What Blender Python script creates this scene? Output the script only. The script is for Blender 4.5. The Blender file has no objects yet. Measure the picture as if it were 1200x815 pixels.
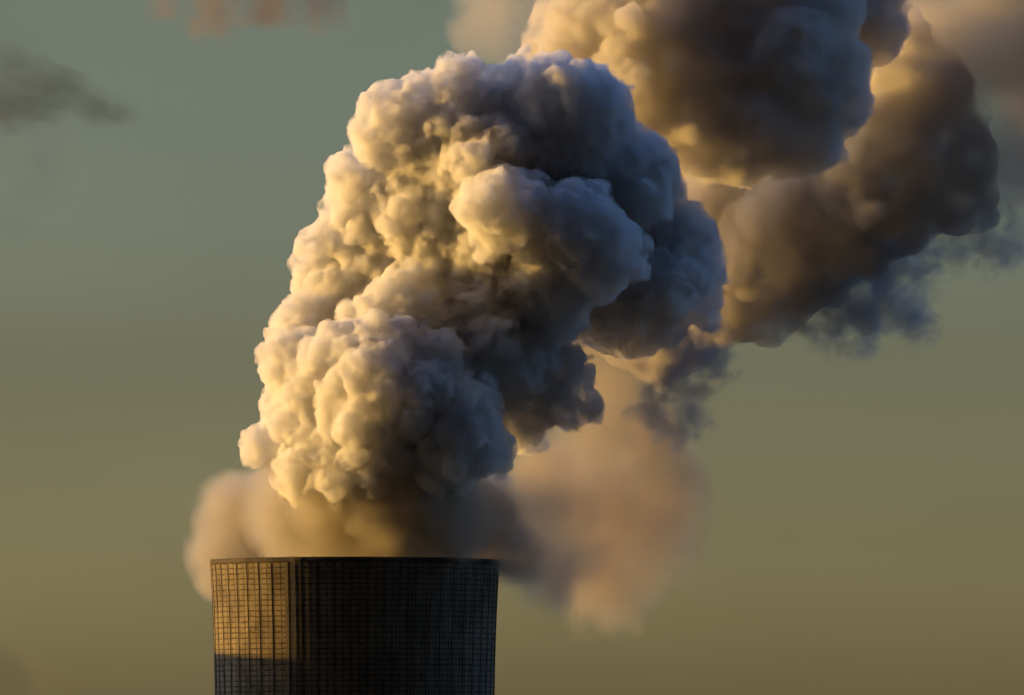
import bpy, bmesh, math, random
import numpy as np
from mathutils import Vector, Matrix

# ------------------------------------------------------------------ camera, sky, sun, exposure
S = bpy.context.scene
COL = S.collection
R = math.radians

MPP = 0.18                       # metres per photo pixel at the tower
DIST = 2000.0                    # camera to tower axis
RIM_Z = 120.0
CAM = Vector(((600 - 416) * MPP, -DIST, RIM_Z - 48.0))
AIM = Vector((CAM.x, 0.0, RIM_Z + (657 - 407.5) * MPP))
FWD = (AIM - CAM).normalized()
RIGHT = Vector((1, 0, 0))
UP = RIGHT.cross(FWD)
KPX = MPP / (AIM - CAM).length

cd = bpy.data.cameras.new('camera')
cam = bpy.data.objects.new('camera', cd)
COL.objects.link(cam)
cam.location = CAM
cam.rotation_euler = FWD.to_track_quat('-Z', 'Y').to_euler()
cd.sensor_width = 36.0
cd.lens = 36.0 / (1200 * KPX)
cd.clip_start = 1.0
cd.clip_end = 60000.0
S.camera = cam

SUN_EL, SUN_AZ = R(4.2), R(14.0)   # azimuth: degrees behind the picture plane, on the left
SDIR = Vector((-math.cos(SUN_AZ) * math.cos(SUN_EL), math.sin(SUN_AZ) * math.cos(SUN_EL), math.sin(SUN_EL)))
sl = bpy.data.lights.new('sun', 'SUN')
sl.energy = 3.8
sl.angle = R(1.0)
sl.color = (1.0, 0.55, 0.10)
sun = bpy.data.objects.new('sun', sl)
COL.objects.link(sun)
sun.location = SDIR * 3000
sun.rotation_euler = SDIR.to_track_quat('Z', 'Y').to_euler()

W = bpy.data.worlds.new('World')
S.world = W
W.use_nodes = True
nt = W.node_tree
N, L = nt.nodes, nt.links
N.clear()
wo = N.new('ShaderNodeOutputWorld')
bg = N.new('ShaderNodeBackground')
bg.inputs['Strength'].default_value = 0.15
sky = N.new('ShaderNodeTexSky')
sky.sky_type = 'NISHITA'
sky.sun_disc = False
sky.sun_elevation = SUN_EL
sky.sun_rotation = math.atan2(SDIR.x, SDIR.y)
sky.air_density, sky.dust_density, sky.ozone_density = 1.0, 2.0, 2.0
tc = N.new('ShaderNodeTexCoord')
sep = N.new('ShaderNodeSeparateXYZ')
L.new(tc.outputs['Generated'], sep.inputs[0])
# colour of the dusk sky: olive towards the horizon, grey teal above it
rz = N.new('ShaderNodeMapRange')
rz.inputs['From Min'].default_value = math.sin(R(0.3))
rz.inputs['From Max'].default_value = math.sin(R(5.2))
L.new(sep.outputs['Z'], rz.inputs['Value'])
ramp = N.new('ShaderNodeValToRGB')
ramp.color_ramp.interpolation = 'EASE'
e = ramp.color_ramp.elements
e[0].position, e[0].color = 0.0, (1.20, 1.48, 2.25, 1)
e[1].position, e[1].color = 1.0, (0.50, 0.54, 0.60, 1)
m = e.new(0.5); m.color = (0.58, 0.66, 0.90, 1)
L.new(rz.outputs[0], ramp.inputs[0])
mul = N.new('ShaderNodeMix'); mul.data_type = 'RGBA'; mul.blend_type = 'MULTIPLY'
mul.inputs['Factor'].default_value = 1.0
L.new(sky.outputs[0], mul.inputs['A'])
# thin uneven haze across the clear band
hz_m = N.new('ShaderNodeMapping'); hz_m.inputs['Scale'].default_value = (22, 22, 60)
L.new(tc.outputs['Generated'], hz_m.inputs[0])
hz = N.new('ShaderNodeTexNoise'); hz.inputs['Scale'].default_value = 1.0; hz.inputs['Detail'].default_value = 4
L.new(hz_m.outputs[0], hz.inputs['Vector'])
hr = N.new('ShaderNodeMapRange')
hr.inputs['From Min'].default_value = 0.3; hr.inputs['From Max'].default_value = 0.7
hr.inputs['To Min'].default_value = 0.96; hr.inputs['To Max'].default_value = 1.04
L.new(hz.outputs['Fac'], hr.inputs['Value'])
hm = N.new('ShaderNodeMix'); hm.data_type = 'RGBA'; hm.blend_type = 'MULTIPLY'; hm.inputs['Factor'].default_value = 1.0
L.new(ramp.outputs[0], hm.inputs['A']); L.new(hr.outputs[0], hm.inputs['B'])
L.new(hm.outputs['Result'], mul.inputs['B'])
# darkness added overhead and behind the camera to deepen shade: sky dims away from the clear band beyond the tower
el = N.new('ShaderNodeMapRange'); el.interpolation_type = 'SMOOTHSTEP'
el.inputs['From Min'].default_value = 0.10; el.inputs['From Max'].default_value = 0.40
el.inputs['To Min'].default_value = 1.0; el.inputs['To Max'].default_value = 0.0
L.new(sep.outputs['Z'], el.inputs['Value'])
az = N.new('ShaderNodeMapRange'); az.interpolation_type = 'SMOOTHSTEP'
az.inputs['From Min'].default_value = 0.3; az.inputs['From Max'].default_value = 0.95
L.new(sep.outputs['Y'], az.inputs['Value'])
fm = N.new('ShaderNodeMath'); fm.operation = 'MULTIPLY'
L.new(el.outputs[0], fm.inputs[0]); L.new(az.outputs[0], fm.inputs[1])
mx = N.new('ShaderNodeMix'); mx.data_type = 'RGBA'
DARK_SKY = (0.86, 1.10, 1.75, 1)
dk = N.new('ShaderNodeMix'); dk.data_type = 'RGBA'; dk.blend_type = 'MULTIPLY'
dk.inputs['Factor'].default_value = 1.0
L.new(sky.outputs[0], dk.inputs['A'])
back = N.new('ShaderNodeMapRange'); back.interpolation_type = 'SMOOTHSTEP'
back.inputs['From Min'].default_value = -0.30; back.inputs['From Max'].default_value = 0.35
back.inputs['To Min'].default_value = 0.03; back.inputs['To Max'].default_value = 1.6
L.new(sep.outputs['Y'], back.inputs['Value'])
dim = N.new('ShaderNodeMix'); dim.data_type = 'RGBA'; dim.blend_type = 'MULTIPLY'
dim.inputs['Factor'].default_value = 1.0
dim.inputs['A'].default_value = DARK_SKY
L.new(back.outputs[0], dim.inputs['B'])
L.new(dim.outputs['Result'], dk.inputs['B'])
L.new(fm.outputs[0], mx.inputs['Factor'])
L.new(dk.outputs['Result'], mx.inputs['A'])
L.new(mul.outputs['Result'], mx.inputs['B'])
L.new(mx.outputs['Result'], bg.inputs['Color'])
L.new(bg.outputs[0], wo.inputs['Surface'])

S.render.engine = 'CYCLES'
S.view_settings.view_transform = 'Standard'
S.view_settings.look = 'None'
S.view_settings.gamma = 1.0
S.view_settings.exposure = 0.75
S.view_settings.use_curve_mapping = False
cy = S.cycles
cy.max_bounces = 12
cy.volume_bounces = 9
cy.diffuse_bounces = 3
cy.transparent_max_bounces = 96
cy.use_adaptive_sampling = True
cy.adaptive_threshold = 0.04
cy.adaptive_min_samples = 20
cy.use_denoising = True
cy.sample_clamp_indirect = 6.0

# ------------------------------------------------------------------ helpers
def at(px, py, Y=0.0):
    d = FWD + RIGHT * ((px - 600) * KPX) + UP * ((407.5 - py) * KPX)
    return CAM + d * ((Y - CAM.y) / d.y)

def tag(o, label=None, cat=None, group=None, kind=None):
    if label: o['label'] = label
    if cat: o['category'] = cat
    if group: o['group'] = group
    if kind: o['kind'] = kind
    return o

def link(name, me, mat=None, parent=None):
    o = bpy.data.objects.new(name, me)
    COL.objects.link(o)
    if mat is not None and me is not None:
        me.materials.append(mat)
    if parent is not None:
        o.parent = parent
    return o

def mat_new(name):
    m = bpy.data.materials.new(name)
    m.use_nodes = True
    m.node_tree.nodes.clear()
    return m, m.node_tree.nodes, m.node_tree.links

# ------------------------------------------------------------------ steam: numpy distance fields turned into closed meshes
def bspline_matrix(n_out, step):
    """n_out samples over a lattice whose points are step samples apart (cubic B-spline weights)."""
    n_l = int(n_out / step) + 5
    x = np.arange(n_out) / step + 1.0
    i = np.floor(x).astype(int); t = x - i
    w = np.zeros((n_out, n_l), np.float32)
    ws = [(1 - t) ** 3 / 6, (3 * t ** 3 - 6 * t ** 2 + 4) / 6, (-3 * t ** 3 + 3 * t ** 2 + 3 * t + 1) / 6, t ** 3 / 6]
    for k in range(4):
        w[np.arange(n_out), i - 1 + k] += ws[k]
    return w

def noise3(shape, steps, rng):
    """smooth value noise of about unit spread; steps = lattice spacing in voxels per axis"""
    if np.isscalar(steps): steps = (steps,) * 3
    ms = [bspline_matrix(n, s) for n, s in zip(shape, steps)]
    a = rng.standard_normal([m.shape[1] for m in ms]).astype(np.float32)
    a = np.tensordot(ms[0], a, (1, 0))
    a = np.tensordot(a, ms[1], (1, 1)).transpose(0, 2, 1)
    a = np.tensordot(a, ms[2], (2, 1))
    return a / 0.33

def surface_nets(f, origin, h, name):
    ins = f < 0
    nx, ny, nz = f.shape
    c = np.zeros((nx - 1, ny - 1, nz - 1), np.uint8)
    for dx in (0, 1):
        for dy in (0, 1):
            for dz in (0, 1):
                c += ins[dx:nx - 1 + dx, dy:ny - 1 + dy, dz:nz - 1 + dz]
    act = np.argwhere((c > 0) & (c < 8)).astype(np.int32)
    vid = np.full(c.shape, -1, np.int32)
    vid[act[:, 0], act[:, 1], act[:, 2]] = np.arange(len(act))
    corner = {}
    for dx in (0, 1):
        for dy in (0, 1):
            for dz in (0, 1):
                corner[dx, dy, dz] = f[act[:, 0] + dx, act[:, 1] + dy, act[:, 2] + dz]
    acc = np.zeros((len(act), 3), np.float64); cnt = np.zeros(len(act))
    keys = list(corner)
    for a in keys:
        for ax in range(3):
            if a[ax] == 0:
                b = list(a); b[ax] = 1; b = tuple(b)
                va, vb = corner[a], corner[b]
                cr = (va < 0) != (vb < 0)
                t = np.where(cr, va / np.where(cr, va - vb, 1), 0)
                p = np.zeros((len(act), 3)); p[:] = a
                p[:, ax] = t
                acc[cr] += p[cr]; cnt[cr] += 1
    v = (acc / cnt[:, None] + act) * h + origin
    quads = []
    for ax in range(3):
        o1, o2 = [(1, 2), (2, 0), (0, 1)][ax]
        s0 = [slice(None)] * 3; s1 = [slice(None)] * 3
        s0[ax] = slice(0, -1); s1[ax] = slice(1, None)
        A, B = ins[tuple(s0)], ins[tuple(s1)]
        e = np.argwhere(A != B)
        ok = (e[:, o1] > 0) & (e[:, o2] > 0) & (e[:, o1] < f.shape[o1] - 1) & (e[:, o2] < f.shape[o2] - 1)
        e = e[ok]
        flip = A[e[:, 0], e[:, 1], e[:, 2]]
        q = []
        for d1, d2 in ((-1, -1), (0, -1), (0, 0), (-1, 0)):
            k = e.copy(); k[:, o1] += d1; k[:, o2] += d2
            q.append(vid[k[:, 0], k[:, 1], k[:, 2]])
        q = np.stack(q, 1)
        q[~flip] = q[~flip][:, ::-1]
        quads.append(q)
    q = np.concatenate(quads)
    # drop stray specks that broke off the surface
    lab = np.arange(len(v))
    for _ in range(400):
        m = lab[q].min(1); new = lab.copy()
        for k in range(4): np.minimum.at(new, q[:, k], m)
        new = new[new]; new = new[new]
        if np.array_equal(new, lab): break
        lab = new
    size = np.bincount(lab, minlength=len(v))
    keep = size[lab] > max(300, 0.02 * len(v))
    if keep.any() and not keep.all():
        q = q[keep[q[:, 0]]]; ren = np.cumsum(keep) - 1
        q = ren[q]; v = v[keep]
    me = bpy.data.meshes.new(name)
    me.vertices.add(len(v)); me.vertices.foreach_set('co', v.astype(np.float32).ravel())
    me.loops.add(q.size); me.loops.foreach_set('vertex_index', q.astype(np.int32).ravel())
    me.polygons.add(len(q))
    me.polygons.foreach_set('loop_start', np.arange(0, q.size, 4, dtype=np.int32))
    me.polygons.foreach_set('use_smooth', np.ones(len(q), bool))
    me.update(calc_edges=True)
    me.validate()
    return me

class Field:
    def __init__(self, lo, hi, h, far=6.0):
        self.h = h
        self.o = np.array(lo, float)
        self.n = [int(math.ceil((b - a) / h)) + 1 for a, b in zip(lo, hi)]
        self.f = np.full(self.n, far, np.float32)
        self.ax = [self.o[i] + h * np.arange(self.n[i]) for i in range(3)]
    def ball(self, c, r, k, sq=(1, 1, 1)):
        sl_ = []; d = 0
        for i in range(3):
            m = r / sq[i] + k + 3 * self.h
            a = max(0, int((c[i] - m - self.o[i]) / self.h)); b = min(self.n[i], int((c[i] + m - self.o[i]) / self.h) + 2)
            if a >= b: return
            sl_.append(slice(a, b))
            sh = [1, 1, 1]; sh[i] = -1
            d = d + (((self.ax[i][a:b] - c[i]) * sq[i]) ** 2).reshape(sh)
        d = (np.sqrt(d) - r).astype(np.float32)
        g = self.f[tuple(sl_)]
        hh = np.maximum(k - np.abs(g - d), 0) / k
        self.f[tuple(sl_)] = np.minimum(g, d) - hh * hh * k * 0.25
    def close(self):
        for i in range(3):
            s = [slice(None)] * 3
            for e in (0, -1):
                s[i] = e
                self.f[tuple(s)] = 3.0

def rdir(rng):
    v = rng.standard_normal(3)
    return v / np.linalg.norm(v)

def billows(spec, seed, h, n1=16, n2=9, amp=(0.5, 0.25), lam=(5.0, 2.2), rough=1.0, far=6.0, min_r=0.8):
    """spec rows: px, py, radius px, depth Y [, detail]; each ball carries smaller balls, and those carry smaller ones"""
    rng = np.random.default_rng(seed)
    balls = []
    for row in spec:
        px, py, rp, Y = row[:4]
        det = row[4] if len(row) > 4 else 1.0
        c = np.array(at(px, py, Y)); r = rp * MPP * (Y + DIST) / DIST
        balls.append((c, r, 0.30 * r))
        if det <= 0: continue
        for _ in range(int(n1 * det)):
            d = rdir(rng); r1 = r * (0.16 + 0.44 * rng.random() ** 1.6)
            c1 = c + d * (r * 1.03 - r1 * rng.uniform(0.45, 0.95))
            balls.append((c1, r1, 0.22 * r1 + 0.15))
            for _ in range(int(n2 * det)):
                d2 = rdir(rng)
                if d2 @ d < -0.2: d2 = -d2
                r2 = r1 * (0.18 + 0.34 * rng.random() ** 1.5)
                if r2 < min_r: continue
                c2 = c1 + d2 * (r1 * 1.02 - r2 * rng.uniform(0.3, 0.8))
                balls.append((c2, r2, 0.2 * r2 + 0.1))
    lo = np.min([b[0] - b[1] for b in balls], 0) - 3
    hi = np.max([b[0] + b[1] for b in balls], 0) + 3
    F = Field(lo, hi, h, far)
    for c, r, k in balls:
        F.ball(c, r, k)
    for a, l in zip(amp, lam):
        F.f -= np.float32(a * rough) * (np.abs(noise3(F.f.shape, l / h, rng)) - np.float32(0.6))
    F.close()
    return F

def steam_mat(name, density, colour=(0.97, 0.97, 0.97), g=0.1, skin=0.1, skin_col=(0.8, 0.8, 0.8), carve=None):
    m, n, l = mat_new(name)
    out = n.new('ShaderNodeOutputMaterial')
    vs = n.new('ShaderNodeVolumeScatter')
    vs.inputs['Color'].default_value = (*colour, 1)
    vs.inputs['Density'].default_value = density
    vs.inputs['Anisotropy'].default_value = g
    va = n.new('ShaderNodeVolumeAbsorption')
    va.inputs['Color'].default_value = (*colour, 1)
    va.inputs['Density'].default_value = density
    ad = n.new('ShaderNodeAddShader')
    l.new(vs.outputs[0], ad.inputs[0]); l.new(va.outputs[0], ad.inputs[1])
    l.new(ad.outputs[0], out.inputs['Volume'])
    if carve:
        # curls and frayed edges: the steam thins out where rolling noise runs low, and near the mouth
        geo = n.new('ShaderNodeNewGeometry')
        nz = n.new('ShaderNodeTexNoise'); nz.inputs['Scale'].default_value = 1.0 / carve['lam']
        nz.inputs['Detail'].default_value = carve.get('detail', 5); nz.inputs['Roughness'].default_value = carve.get('rough', 0.6)
        l.new(geo.outputs['Position'], nz.inputs['Vector'])
        mr = n.new('ShaderNodeMapRange'); mr.interpolation_type = 'SMOOTHSTEP'
        mr.inputs['From Min'].default_value = carve['lo']; mr.inputs['From Max'].default_value = carve['hi']
        mr.inputs['To Min'].default_value = density * carve['floor']; mr.inputs['To Max'].default_value = density
        l.new(nz.outputs['Fac'], mr.inputs['Value'])
        d = mr.outputs[0]
        if carve.get('z'):
            sp = n.new('ShaderNodeSeparateXYZ'); l.new(geo.outputs['Position'], sp.inputs[0])
            zr = n.new('ShaderNodeMapRange'); zr.interpolation_type = 'SMOOTHSTEP'
            zr.inputs['From Min'].default_value = carve['z'][0]; zr.inputs['From Max'].default_value = carve['z'][1]
            zr.inputs['To Min'].default_value = carve['z'][2]; zr.inputs['To Max'].default_value = 1.0
            l.new(sp.outputs['Z'], zr.inputs['Value'])
            mm = n.new('ShaderNodeMath'); mm.operation = 'MULTIPLY'
            l.new(d, mm.inputs[0]); l.new(zr.outputs[0], mm.inputs[1]); d = mm.outputs[0]
        l.new(d, vs.inputs['Density']); l.new(d, va.inputs['Density'])
        m.cycles.volume_step_rate = carve.get('step', 0.1)
    tr = n.new('ShaderNodeBsdfTransparent')
    df = n.new('ShaderNodeBsdfDiffuse')
    df.inputs['Color'].default_value = (*skin_col, 1)
    mx = n.new('ShaderNodeMixShader')
    mx.inputs[0].default_value = skin
    l.new(tr.outputs[0], mx.inputs[1]); l.new(df.outputs[0], mx.inputs[2])
    l.new(mx.outputs[0], out.inputs['Surface'])
    return m

# ------------------------------------------------------------------ ground
def build_ground():
    m, n, l = mat_new('field')
    out = n.new('ShaderNodeOutputMaterial'); b = n.new('ShaderNodeBsdfPrincipled')
    b.inputs['Roughness'].default_value = 0.95
    t = n.new('ShaderNodeTexNoise'); t.inputs['Scale'].default_value = 0.01; t.inputs['Detail'].default_value = 8
    c = n.new('ShaderNodeTexCoord'); r = n.new('ShaderNodeValToRGB')
    r.color_ramp.elements[0].color = (0.03, 0.035, 0.018, 1); r.color_ramp.elements[1].color = (0.09, 0.075, 0.045, 1)
    l.new(c.outputs['Object'], t.inputs['Vector']); l.new(t.outputs['Fac'], r.inputs[0])
    l.new(r.outputs[0], b.inputs['Base Color']); l.new(b.outputs[0], out.inputs['Surface'])
    me = bpy.data.meshes.new('ground')
    s = 30000
    me.from_pydata([(-s, -s, 0), (s, -s, 0), (s, s, 0), (-s, s, 0)], [], [(0, 1, 2, 3)])
    tag(link('ground', me, m), kind='structure')

# ------------------------------------------------------------------ cooling tower
def prof(z):
    b = 126.0 if z > 85 else 70.0
    return 29.3 * math.sqrt(1 + ((z - 85.0) / b) ** 2)

def concrete(name, grid=True, base=(0.30, 0.25, 0.17)):
    m, n, l = mat_new(name)
    out = n.new('ShaderNodeOutputMaterial'); b = n.new('ShaderNodeBsdfPrincipled')
    b.inputs['Roughness'].default_value = 0.95
    b.inputs['Specular IOR Level'].default_value = 0.1
    tcx = n.new('ShaderNodeTexCoord')
    def math_(op, a, v=None):
        x = n.new('ShaderNodeMath'); x.operation = op
        for i, q in enumerate((a, v)):
            if q is None: continue
            if isinstance(q, (int, float)): x.inputs[i].default_value = q
            else: l.new(q, x.inputs[i])
        return x.outputs[0]
    big = n.new('ShaderNodeTexNoise'); big.inputs['Scale'].default_value = 0.13; big.inputs['Detail'].default_value = 6; big.inputs['Roughness'].default_value = 0.6
    l.new(tcx.outputs['Object'], big.inputs['Vector'])
    mp = n.new('ShaderNodeMapping'); mp.inputs['Scale'].default_value = (0.9, 0.9, 0.06)
    l.new(tcx.outputs['Object'], mp.inputs[0])
    st = n.new('ShaderNodeTexNoise'); st.inputs['Scale'].default_value = 1.0; st.inputs['Detail'].default_value = 5
    l.new(mp.outputs[0], st.inputs['Vector'])
    f = math_('MULTIPLY_ADD', big.outputs['Fac'], 1.5)
    n_f = f.node; n_f.inputs[2].default_value = -0.05
    f2 = math_('MULTIPLY_ADD', st.outputs['Fac'], 0.9); f2.node.inputs[2].default_value = 0.45
    v = math_('MULTIPLY', f, f2)
    hgt = None
    if grid:
        sp = n.new('ShaderNodeSeparateXYZ'); l.new(tcx.outputs['Object'], sp.inputs[0])
        ang = math_('ARCTAN2', sp.outputs['Y'], sp.outputs['X'])
        # a slightly wavering grid: formwork lifts and panel joints
        wv = n.new('ShaderNodeTexNoise'); wv.inputs['Scale'].default_value = 0.35; wv.inputs['Detail'].default_value = 2
        l.new(tcx.outputs['Object'], wv.inputs['Vector'])
        zz = math_('ADD', math_('DIVIDE', sp.outputs['Z'], 1.12), math_('MULTIPLY', wv.outputs['Fac'], 0.5))
        fz = math_('ABSOLUTE', math_('SUBTRACT', math_('FRACT', zz), 0.5))
        lz = n.new('ShaderNodeMapRange'); lz.inputs['From Min'].default_value = 0.08; lz.inputs['From Max'].default_value = 0.15
        l.new(fz, lz.inputs['Value'])
        aa = math_('ADD', math_('MULTIPLY', ang, NRIB * 2 / (2 * math.pi)), math_('MULTIPLY', wv.outputs['Fac'], 0.22))
        fa = math_('ABSOLUTE', math_('SUBTRACT', math_('FRACT', aa), 0.5))
        la = n.new('ShaderNodeMapRange'); la.inputs['From Min'].default_value = 0.06; la.inputs['From Max'].default_value = 0.10
        l.new(fa, la.inputs['Value'])
        g = math_('MINIMUM', lz.outputs[0], la.outputs[0])
        # joints fade in and out with weathering
        jn = n.new('ShaderNodeTexNoise'); jn.inputs['Scale'].default_value = 0.6; jn.inputs['Detail'].default_value = 4
        l.new(tcx.outputs['Object'], jn.inputs['Vector'])
        keep = n.new('ShaderNodeMapRange'); keep.inputs['From Min'].default_value = 0.35; keep.inputs['From Max'].default_value = 0.65
        keep.inputs['To Min'].default_value = 0.18; keep.inputs['To Max'].default_value = 0.62
        l.new(jn.outputs['Fac'], keep.inputs['Value'])
        gg = math_('MAXIMUM', g, keep.outputs[0])
        v = math_('MULTIPLY', v, gg)
        hgt = gg
    rp = n.new('ShaderNodeValToRGB')
    rp.color_ramp.elements[0].color = (0.012, 0.011, 0.010, 1)
    rp.color_ramp.elements[1].color = (*base, 1)
    rp.color_ramp.elements[1].position = 0.85
    l.new(v, rp.inputs[0])
    l.new(rp.outputs[0], b.inputs['Base Color'])
    if hgt is not None:
        bp = n.new('ShaderNodeBump'); bp.inputs['Strength'].default_value = 0.5; bp.inputs['Distance'].default_value = 0.12
        l.new(hgt, bp.inputs['Height']); l.new(bp.outputs[0], b.inputs['Normal'])
    l.new(b.outputs[0], out.inputs['Surface'])
    return m

NRIB = 55

def revolve(name, pts, seg, closed=False):
    bm = bmesh.new()
    rings = []
    for r, z in pts:
        rings.append([bm.verts.new((r * math.cos(2 * math.pi * i / seg), r * math.sin(2 * math.pi * i / seg), z)) for i in range(seg)])
    m = len(rings)
    for j in range(m if closed else m - 1):
        a, b = rings[j], rings[(j + 1) % m]
        for i in range(seg):
            f = bm.faces.new((a[i], a[(i + 1) % seg], b[(i + 1) % seg], b[i])); f.smooth = True
    bmesh.ops.recalc_face_normals(bm, faces=bm.faces)
    me = bpy.data.meshes.new(name); bm.to_mesh(me); bm.free()
    return me

def sweep_profile(name, half_w, depth, z0, z1, off=0.0, n=40):
    """a bar that follows the shell's profile at angle 0"""
    vs, fs = [], []
    for i in range(n + 1):
        z = z0 + (z1 - z0) * i / n; r = prof(z) + off
        vs += [(r - 0.15, -half_w, z), (r + depth, -half_w * 0.8, z), (r + depth, half_w * 0.8, z), (r - 0.15, half_w, z)]
    for i in range(n):
        a = 4 * i
        for k in range(4):
            fs.append((a + k, a + (k + 1) % 4, a + 4 + (k + 1) % 4, a + 4 + k))
    fs += [(3, 2, 1, 0), (4 * n, 4 * n + 1, 4 * n + 2, 4 * n + 3)]
    me = bpy.data.meshes.new(name); me.from_pydata(vs, [], fs); me.update()
    return me

def build_tower():
    t = link('cooling_tower', None)
    tag(t, 'dark ribbed concrete cooling tower, low sun on its left side', 'cooling tower')
    mc = concrete('weathered_concrete')
    mr = concrete('rib_concrete', grid=False, base=(0.24, 0.21, 0.16))
    zs = [9 + (RIM_Z - 9) * i / 70 for i in range(71)]
    pts = [(prof(z), z) for z in zs] + [(prof(z) - 0.8, z) for z in reversed(zs)]
    link('shell', revolve('shell', pts, 220, True), mc, t)
    r = prof(RIM_Z)
    mrim = concrete('rim_concrete', grid=False, base=(0.13, 0.11, 0.085))
    link('rim', revolve('rim', [(r + 0.02, RIM_Z - 1.0), (r + 0.09, RIM_Z - 0.95), (r + 0.10, RIM_Z + 0.05), (r - 1.2, RIM_Z + 0.06), (r - 1.2, RIM_Z - 0.6), (r - 0.82, RIM_Z - 0.7)], 220, True), mrim, t)
    rodm = revolve('lightning_rod', [(0.09, 0.0), (0.07, 0.2), (0.03, 0.4), (0.001, 0.45)], 8)
    rodm.materials.append(mrim)
    for i in range(16):
        a = 2 * math.pi * (i + 0.3) / 16
        o = link('lightning_rod', rodm, None, t); o.location = ((r - 0.4) * math.cos(a), (r - 0.4) * math.sin(a), RIM_Z + 0.05)
    rib = sweep_profile('rib', 0.11, 0.12, 9.0, RIM_Z - 1.05)
    rib.materials.append(mr)
    a0 = math.radians(-90 - 27.7)
    for i in range(NRIB):
        o = link('rib', rib, None, t)
        o.rotation_euler.z = a0 + 2 * math.pi * i / NRIB
    duct = sweep_profile('cable_duct', 0.40, 0.5, 9.0, RIM_Z - 1.05)
    duct.materials.append(mr)
    o = link('cable_duct', duct, None, t); o.rotation_euler.z = math.radians(-90 - 26.6)
    # service ladder in its cage, on the front left
    lb = bmesh.new()
    def bar(bm, p, q, w):
        p, q = Vector(p), Vector(q); d = (q - p).normalized()
        s = d.cross(Vector((1, 0, 0)));  s = d.cross(Vector((0, 1, 0))) if s.length < .1 else s
        s.normalize(); u = d.cross(s)
        vs = [bm.verts.new(x + s * w * a + u * w * b) for x in (p, q) for a, b in ((-1, -1), (1, -1), (1, 1), (-1, 1))]
        for k in range(4): bm.faces.new((vs[k], vs[(k + 1) % 4], vs[4 + (k + 1) % 4], vs[4 + k]))
        bm.faces.new(vs[3::-1]); bm.faces.new(vs[4:])
    zz = [10 + i * (RIM_Z + 0.3 - 10) / 60 for i in range(61)]
    for y in (-0.3, 0.3):
        for i in range(60):
            bar(lb, (prof(zz[i]) + 0.45, y, zz[i]), (prof(zz[i + 1]) + 0.45, y, zz[i + 1]), 0.05)
            bar(lb, (prof(zz[i]) + 1.2, y, zz[i]), (prof(zz[i + 1]) + 1.2, y, zz[i + 1]), 0.04)
    z = 10.2
    while z < RIM_Z + 0.2:
        bar(lb, (prof(z) + 0.45, -0.3, z), (prof(z) + 0.45, 0.3, z), 0.03)
        z += 0.4
    z = 10.5
    while z < RIM_Z + 0.2:
        for y in (-0.3, 0.3): bar(lb, (prof(z) - 0.05, y, z), (prof(z) + 1.2, y, z), 0.04)
        bar(lb, (prof(z) + 1.2, -0.3, z), (prof(z) + 1.2, 0.3, z), 0.04)
        z += 1.6
    me = bpy.data.meshes.new('ladder'); lb.to_mesh(me); lb.free()
    ms, n, l = mat_new('galvanised_steel')
    out = n.new('ShaderNodeOutputMaterial'); b = n.new('ShaderNodeBsdfPrincipled')
    b.inputs['Base Color'].default_value = (0.2, 0.2, 0.2, 1); b.inputs['Metallic'].default_value = 0.5; b.inputs['Roughness'].default_value = 0.6
    l.new(b.outputs[0], out.inputs['Surface'])
    o = link('ladder', me, ms, t); o.rotation_euler.z = math.radians(-90 - 23.6)
    # slanting support columns at the foot
    cb = bmesh.new(); bar(cb, (0, 0, -0.2), (0, 7.0, 9.2), 0.45)
    col = bpy.data.meshes.new('column'); cb.to_mesh(col); cb.free(); col.materials.append(mr)
    for i in range(36):
        a = 2 * math.pi * i / 36; rr = prof(9) - 0.3
        for s in (1, -1):
            o = link('column', col, None, t)
            o.matrix_local = Matrix.Rotation(a, 4, 'Z') @ Matrix.Translation((rr, -2.5 * s * 0.5, 0)) @ Matrix.Diagonal((1, 0.36 * s, 1, 1))

# ------------------------------------------------------------------ unseen building added on the left to cast the shadow line on the tower
def build_shadow_building():
    t = link('shadow_building', None)
    c = SDIR.copy(); c.z = 0; c.normalize()
    d = 125.0
    t.location = c * d
    t.rotation_euler.z = math.atan2(c.y, c.x)
    tag(t, 'unseen boxy building added left of the cooling tower to cast its low shadow', 'building')
    Hh = 97.3 + d * math.tan(SUN_EL) - 0.884 * 30 * math.tan(SUN_EL) * 0
    m, n, l = mat_new('sheet_cladding')
    out = n.new('ShaderNodeOutputMaterial'); b = n.new('ShaderNodeBsdfPrincipled')
    b.inputs['Roughness'].default_value = 0.6
    tcx = n.new('ShaderNodeTexCoord'); br = n.new('ShaderNodeTexBrick'); br.inputs['Scale'].default_value = 0.3
    br.inputs['Color1'].default_value = (0.25, 0.26, 0.27, 1); br.inputs['Color2'].default_value = (0.2, 0.21, 0.22, 1); br.inputs['Mortar'].default_value = (0.1, 0.1, 0.1, 1)
    l.new(tcx.outputs['Object'], br.inputs['Vector']); l.new(br.outputs[0], b.inputs['Base Color']); l.new(b.outputs[0], out.inputs['Surface'])
    def box(name, sx, sy, z0, z1, x=0, y=0):
        bm = bmesh.new(); bmesh.ops.create_cube(bm, size=1)
        for v in bm.verts: v.co = Vector((v.co.x * sx + x, v.co.y * sy + y, z0 + (v.co.z + .5) * (z1 - z0)))
        bmesh.ops.bevel(bm, geom=bm.edges[:], offset=0.15, segments=1)
        me = bpy.data.meshes.new(name); bm.to_mesh(me); bm.free()
        return link(name, me, m, t)
    box('wall', 30, 66, 0, Hh - 1.2)
    box('roof', 31, 67, Hh - 1.2, Hh)
    box('annex', 18, 50, 0, Hh * 0.55, x=24)

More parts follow.
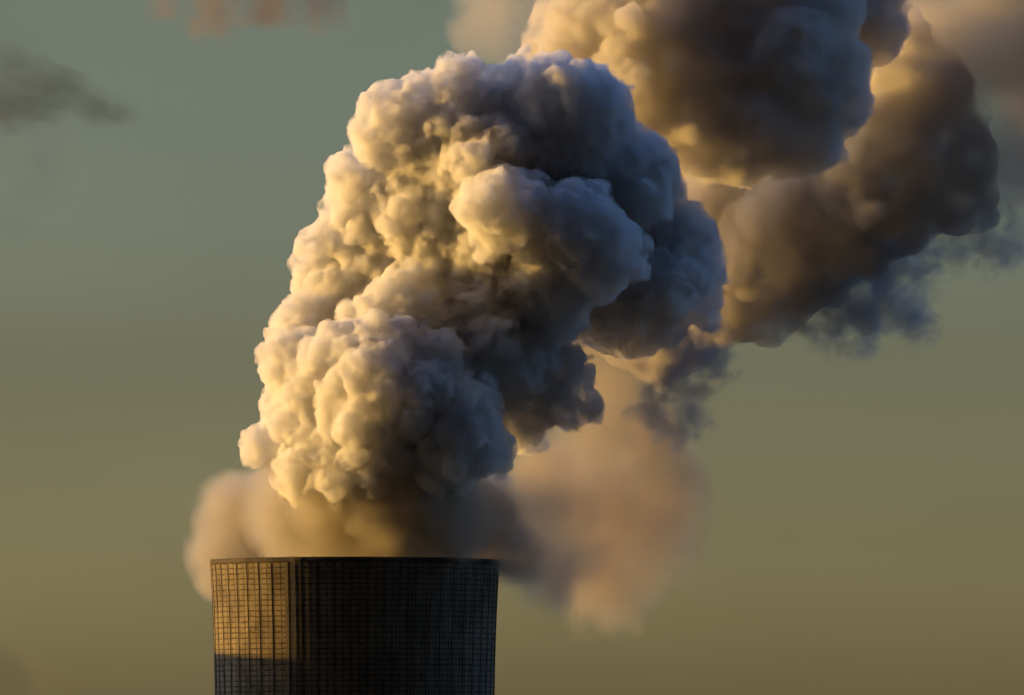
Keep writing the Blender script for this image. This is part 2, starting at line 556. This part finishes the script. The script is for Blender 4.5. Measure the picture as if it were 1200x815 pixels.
# ------------------------------------------------------------------ the steam
FRONT = [
    # lowest cluster over the mouth
    (452, 468, 86, -20), (343, 520, 32, -12), (322, 522, 28, -10, 1.3), (362, 448, 50, -10, 1.3), (395, 535, 58, -18, 1.3),
    (436, 425, 52, -24), (530, 505, 60, -22, .7), (556, 530, 36, -20, .7), (470, 545, 48, -20), (500, 440, 50, -22, .6), (365, 500, 50, -14, 1.3),
    (410, 565, 46, -10), (478, 575, 56, -2, .6), (356, 552, 26, -12), (555, 470, 40, -18, .6), (408, 603, 46, -10, .5), (450, 612, 52, -14, .5), (510, 606, 50, -6, .5), (548, 592, 44, 2, .5),
    # second dome and its dark right flank
    (478, 386, 60, -12, .9), (440, 385, 34, -14), (560, 400, 62, -10, .6), (625, 420, 54, -4, .6), (655, 470, 34, -2, .8), (668, 482, 24, -4, .8), (632, 370, 42, -2, .7), (600, 470, 48, 0, .6), (520, 430, 70, -2, .6),
    # left flank of the column
    (395, 370, 54, 12, 1.2), (365, 432, 42, 10, 1.2), (414, 292, 46, 8, 1.2), (368, 378, 40, 6), (350, 405, 30, 0), (385, 340, 40, 8), (380, 322, 30, 10, 1.2), (440, 240, 56, 6), (412, 245, 30, 6, 1.2), (520, 260, 86, 2, .8), (460, 330, 76, 14),
    # middle dark billows
    (590, 245, 54, -20, .9), (675, 268, 60, -18, .6), (708, 300, 46, -16, .7), (640, 330, 60, -10, .6), (600, 330, 80, 6, .6), (545, 315, 46, -6, .6), (560, 290, 40, -10, .7), (560, 200, 58, -8, .8),
    # right edge
    (770, 330, 64, 8, .7), (790, 302, 54, 10, .8), (745, 215, 48, 0, .7), (756, 190, 34, 0, .8), (690, 142, 46, -6, .7), (712, 112, 22, -4), (720, 355, 58, 8, .7), (700, 230, 80, 8, .6), (735, 385, 26, 8),
    # crown
    (480, 156, 48, 0, .8), (462, 132, 28, 0), (500, 118, 30, -2), (543, 106, 36, -4), (628, 100, 36, -6), (662, 112, 42, -8, .7), (570, 170, 80, 2, .7), (640, 180, 80, 4, .6), (480, 195, 54, 2), (690, 190, 60, 0, .6),
]
PUFFS = [(440, 510, 11, -34), (432, 502, 7, -34), (450, 516, 7, -34), (412, 484, 13, -33), (402, 494, 10, -33), (424, 478, 9, -33), (400, 540, 10, -31), (420, 535, 12, -32),
         (430, 555, 12, -31), (422, 545, 9, -31), (448, 566, 12, -29), (425, 580, 12, -24), (455, 562, 7, -30), (628, 140, 12, -12), (612, 156, 14, -12), (590, 212, 12, -28)]
BACK = [
    # upper left shoulder, then the dark billows it shades
    (690, 40, 62, 40), (645, 55, 34, 44), (760, 30, 76, 34), (790, 100, 70, 34), (830, 90, 66, 30), (710, 90, 50, 40),
    (930, 60, 70, 30), (965, 105, 54, 30), (905, 150, 60, 26), (950, 165, 36, 26), (870, 110, 60, 30), (820, 150, 56, 26), (740, 110, 56, 28), (862, 180, 40, 24), (850, 10, 80, 38), (930, -20, 80, 40), (1000, 20, 60, 60),
    # lit face below, coming forward towards the right
    (740, 230, 60, 128), (760, 320, 56, 124), (790, 260, 64, 112), (820, 340, 62, 104), (800, 395, 40, 106), (770, 425, 30, 106), (860, 270, 66, 96), (860, 350, 54, 94), (905, 350, 42, 90), (910, 280, 66, 84), (950, 320, 44, 86), (850, 205, 60, 96), (735, 400, 34, 112),
    # dark far right mass
    (1000, 220, 84, 84), (1040, 170, 80, 80), (1085, 115, 60, 80), (1110, 190, 56, 78), (1125, 238, 38, 78), (1050, 90, 60, 84), (1000, 275, 56, 84), (1055, 240, 52, 80),
    (760, -40, 90, 65), (870, -60, 90, 65), (1000, -50, 80, 70),
]
TRAIL_L = [(580, 20, 56, 130), (545, 35, 30, 130), (640, 10, 60, 130), (560, -20, 50, 130), (600, 40, 40, 130), (610, 150, 84, 88), (650, 240, 92, 88), (650, 320, 86, 90), (600, 390, 60, 100), (640, 180, 84, 82), (560, 300, 70, 104), (700, 280, 60, 84)]  # includes hidden steam added behind the plume to dim sun on the back cloud
TRAIL = [(1150, 80, 76, 80), (1185, 150, 76, 80), (1230, 100, 100, 82), (1205, 225, 44, 80), (1070, 10, 60, 104), (1160, -20, 90, 84), (1240, 0, 100, 84), (1010, -10, 60, 100), (1235, 200, 60, 80), (1120, 110, 60, 82), (1120, 40, 80, 90), (1180, 200, 86, 80), (1215, 60, 110, 84)]
MIST_L = [(300, 625, 74, 32), (266, 604, 50, 30), (270, 645, 58, 30), (262, 672, 40, 30), (285, 592, 58, 28), (330, 600, 64, 22), (340, 660, 50, 22), (400, 610, 80, -12), (460, 600, 84, -20), (520, 604, 80, -18), (575, 620, 66, -4), (360, 620, 64, -4), (450, 660, 50, -8), (540, 660, 50, -6), (600, 650, 50, 4), (345, 598, 68, -8), (390, 590, 60, -20), (430, 640, 56, -18)]
MIST_R = [(610, 640, 70, 4), (640, 600, 80, 8), (655, 670, 80, 12), (630, 560, 70, 14), (690, 610, 110, 34), (700, 665, 96, 34), (750, 630, 92, 44), (765, 580, 84, 50), (740, 540, 88, 52), (705, 510, 94, 56), (715, 450, 74, 60), (765, 520, 70, 56), (695, 405, 60, 60), (720, 690, 60, 40)]

def build_steam():
    F = billows(FRONT + [(*p, 1.2) for p in PUFFS], 3, 0.30, n1=34, n2=20, min_r=0.45, amp=(0.8, 1.0, 0.75, 0.32), lam=(12.0, 5.5, 2.7, 1.3))
    o = link('steam_plume', surface_nets(F.f, F.o, F.h, 'steam_plume'), steam_mat('dense_steam', 1.05, colour=(0.98, 0.977, 0.97), g=0.3, skin=0.01, carve=dict(lam=3.8, detail=6, rough=0.58, lo=0.40, hi=0.60, floor=0.05, step=0.06, z=(RIM_Z + 3, RIM_Z + 18, 0.15))))
    tag(o, 'tall crisp white steam plume billowing from the tower mouth, golden on its left', 'steam')
    F = billows(BACK, 7, 0.5, n1=18, n2=9, min_r=1.0, amp=(0.8, 0.5, 0.2), lam=(7, 3, 1.6))
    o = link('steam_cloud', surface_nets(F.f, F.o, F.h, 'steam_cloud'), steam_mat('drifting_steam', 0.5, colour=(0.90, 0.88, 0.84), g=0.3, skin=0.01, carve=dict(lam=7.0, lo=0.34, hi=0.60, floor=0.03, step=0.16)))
    tag(o, 'broad tan and grey steam cloud drifting right behind the crisp plume', 'steam')
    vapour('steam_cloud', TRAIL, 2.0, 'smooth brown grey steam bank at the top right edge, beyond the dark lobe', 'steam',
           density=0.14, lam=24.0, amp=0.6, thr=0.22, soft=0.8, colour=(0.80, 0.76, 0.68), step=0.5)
    vapour('steam_cloud', TRAIL_L, 1.5, 'soft tan steam scrap at the top edge, left behind the crown of the plume, plus hidden steam added to shade the back cloud', 'steam',
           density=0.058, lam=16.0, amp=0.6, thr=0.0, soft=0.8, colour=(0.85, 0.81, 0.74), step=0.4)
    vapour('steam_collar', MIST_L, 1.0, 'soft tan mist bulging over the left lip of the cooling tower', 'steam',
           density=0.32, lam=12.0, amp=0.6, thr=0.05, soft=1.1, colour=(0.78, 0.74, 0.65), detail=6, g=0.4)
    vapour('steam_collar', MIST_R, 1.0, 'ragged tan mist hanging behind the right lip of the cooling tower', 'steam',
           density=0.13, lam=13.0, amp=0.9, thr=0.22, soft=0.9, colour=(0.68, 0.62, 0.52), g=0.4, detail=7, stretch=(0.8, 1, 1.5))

def soft_mat(name, blobs, density, lam, amp=1.0, thr=0.25, soft=0.6, colour=(0.95, 0.94, 0.92), g=0.2, warp=0.5, step=0.35, detail=5.0, rough=0.6, stretch=(1, 1, 1), tilt=0.0):
    """vapour whose density comes from a field of round blobs roughened by warped noise, fading out towards its edges"""
    m, n, l = mat_new(name)
    out = n.new('ShaderNodeOutputMaterial')
    geo = n.new('ShaderNodeNewGeometry')
    def math_(op, a, b=None, c=None):
        x = n.new('ShaderNodeMath'); x.operation = op
        for i, q in enumerate((a, b, c)):
            if q is None: continue
            if isinstance(q, (int, float)): x.inputs[i].default_value = q
            else: l.new(q, x.inputs[i])
        return x.outputs[0]
    def vm(op, a, b):
        x = n.new('ShaderNodeVectorMath'); x.operation = op
        l.new(a, x.inputs[0])
        if isinstance(b, (tuple, list, Vector)): x.inputs[1].default_value = b
        else: l.new(b, x.inputs[1])
        return x
    wn = n.new('ShaderNodeTexNoise'); wn.inputs['Scale'].default_value = 0.6 / lam; wn.inputs['Detail'].default_value = 2
    l.new(geo.outputs['Position'], wn.inputs['Vector'])
    off = vm('SUBTRACT', wn.outputs['Color'], (0.5, 0.5, 0.5)).outputs[0]
    sc = n.new('ShaderNodeVectorMath'); sc.operation = 'SCALE'; l.new(off, sc.inputs[0]); sc.inputs['Scale'].default_value = warp * lam * 2
    pos = vm('ADD', geo.outputs['Position'], sc.outputs[0]).outputs[0]
    f = None
    for c, r in blobs:
        d = vm('DISTANCE', pos, tuple(c)).outputs['Value']
        q = math_('MULTIPLY_ADD', math_('MULTIPLY', d, d), -1.0 / (r * r), 1.0)
        f = q if f is None else math_('SMOOTH_MAX', f, q, 0.35)
    mp = n.new('ShaderNodeMapping'); mp.vector_type = 'TEXTURE'
    mp.inputs['Scale'].default_value = stretch; mp.inputs['Rotation'].default_value = (0, tilt, 0)
    l.new(pos, mp.inputs[0])
    nz = n.new('ShaderNodeTexNoise'); nz.inputs['Scale'].default_value = 1.0 / lam
    nz.inputs['Detail'].default_value = detail; nz.inputs['Roughness'].default_value = rough
    l.new(mp.outputs[0], nz.inputs['Vector'])
    v = math_('ADD', f, math_('MULTIPLY', math_('SUBTRACT', nz.outputs['Fac'], 0.5), 2 * amp))
    mr = n.new('ShaderNodeMapRange'); mr.interpolation_type = 'SMOOTHSTEP'
    mr.inputs['From Min'].default_value = thr; mr.inputs['From Max'].default_value = thr + soft
    mr.inputs['To Min'].default_value = 0.0; mr.inputs['To Max'].default_value = density
    l.new(v, mr.inputs['Value'])
    vs = n.new('ShaderNodeVolumeScatter'); va = n.new('ShaderNodeVolumeAbsorption')
    for x in (vs, va):
        x.inputs['Color'].default_value = (*colour, 1); l.new(mr.outputs[0], x.inputs['Density'])
    vs.inputs['Anisotropy'].default_value = g
    ad = n.new('ShaderNodeAddShader'); l.new(vs.outputs[0], ad.inputs[0]); l.new(va.outputs[0], ad.inputs[1])
    l.new(ad.outputs[0], out.inputs['Volume'])
    tr = n.new('ShaderNodeBsdfTransparent'); df = n.new('ShaderNodeBsdfDiffuse')
    mx = n.new('ShaderNodeMixShader'); mx.inputs[0].default_value = 0.003
    l.new(tr.outputs[0], mx.inputs[1]); l.new(df.outputs[0], mx.inputs[2]); l.new(mx.outputs[0], out.inputs['Surface'])
    m.cycles.volume_step_rate = step
    return m

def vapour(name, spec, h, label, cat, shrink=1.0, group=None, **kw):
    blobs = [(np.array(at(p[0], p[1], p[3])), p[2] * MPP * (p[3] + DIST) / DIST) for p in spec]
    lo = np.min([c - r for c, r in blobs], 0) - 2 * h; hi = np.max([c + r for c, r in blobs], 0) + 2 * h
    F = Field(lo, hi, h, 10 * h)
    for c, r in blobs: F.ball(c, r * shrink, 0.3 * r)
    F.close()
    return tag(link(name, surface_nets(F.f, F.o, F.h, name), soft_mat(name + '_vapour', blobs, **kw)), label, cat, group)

def build_wisps():
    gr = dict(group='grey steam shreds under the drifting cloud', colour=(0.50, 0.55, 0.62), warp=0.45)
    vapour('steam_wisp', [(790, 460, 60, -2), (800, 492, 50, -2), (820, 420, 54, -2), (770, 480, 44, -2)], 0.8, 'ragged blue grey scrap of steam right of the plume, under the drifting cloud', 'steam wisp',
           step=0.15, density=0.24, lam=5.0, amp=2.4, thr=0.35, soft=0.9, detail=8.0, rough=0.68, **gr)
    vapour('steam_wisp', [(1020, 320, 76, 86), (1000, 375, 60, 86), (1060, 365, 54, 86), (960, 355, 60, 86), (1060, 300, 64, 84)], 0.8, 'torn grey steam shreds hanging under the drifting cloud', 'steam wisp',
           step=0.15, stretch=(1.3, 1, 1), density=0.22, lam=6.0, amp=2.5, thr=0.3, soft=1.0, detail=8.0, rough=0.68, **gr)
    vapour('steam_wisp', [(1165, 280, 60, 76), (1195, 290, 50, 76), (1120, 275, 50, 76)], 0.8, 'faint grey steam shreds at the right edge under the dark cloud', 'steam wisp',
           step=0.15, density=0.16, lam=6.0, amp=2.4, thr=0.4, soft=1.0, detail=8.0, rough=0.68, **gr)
    Y = 1500
    dk = dict(group='small dark clouds in the sky', colour=(0.12, 0.11, 0.12), warp=0.4, step=0.5)
    vapour('dark_cloud', [(15, 90, 60, Y), (70, 108, 56, Y), (110, 124, 44, Y), (140, 130, 36, Y), (-10, 120, 70, Y), (40, 110, 60, Y)], 2.5, 'thin dark smoky streak of cloud at the upper left edge', 'cloud',
           density=0.032, lam=16.0, detail=8.0, rough=0.68, amp=1.6, thr=0.35, soft=0.9, stretch=(1.8, 1.4, 0.7), tilt=R(20), **dk)
    vapour('dark_cloud', [(250, -14, 80, Y), (310, -5, 70, Y), (200, -10, 60, Y), (365, 5, 56, Y)], 2.5, 'brownish scrap of cloud cut off by the top edge', 'cloud',
           density=0.075, lam=20.0, detail=8.0, rough=0.66, amp=1.5, thr=0.45, soft=0.9, colour=(0.48, 0.36, 0.27), warp=0.4, step=0.5, group='small dark clouds in the sky')
    vapour('dark_cloud', [(40, 220, 56, Y), (62, 195, 46, Y), (20, 265, 40, Y), (50, 160, 40, Y)], 2.5, 'faint grey shreds of cloud under the dark streak', 'cloud',
           density=0.012, lam=24.0, amp=1.4, thr=0.65, soft=0.9, **dk)
    vapour('dark_cloud', [(4, 800, 50, Y), (-14, 780, 50, Y)], 2.5, 'small dark cloud at the lower left corner', 'cloud',
           density=0.03, lam=22.0, amp=1.1, thr=0.4, soft=0.9, **dk)

build_ground()
build_tower()
build_shadow_building()
build_steam()
build_wisps()
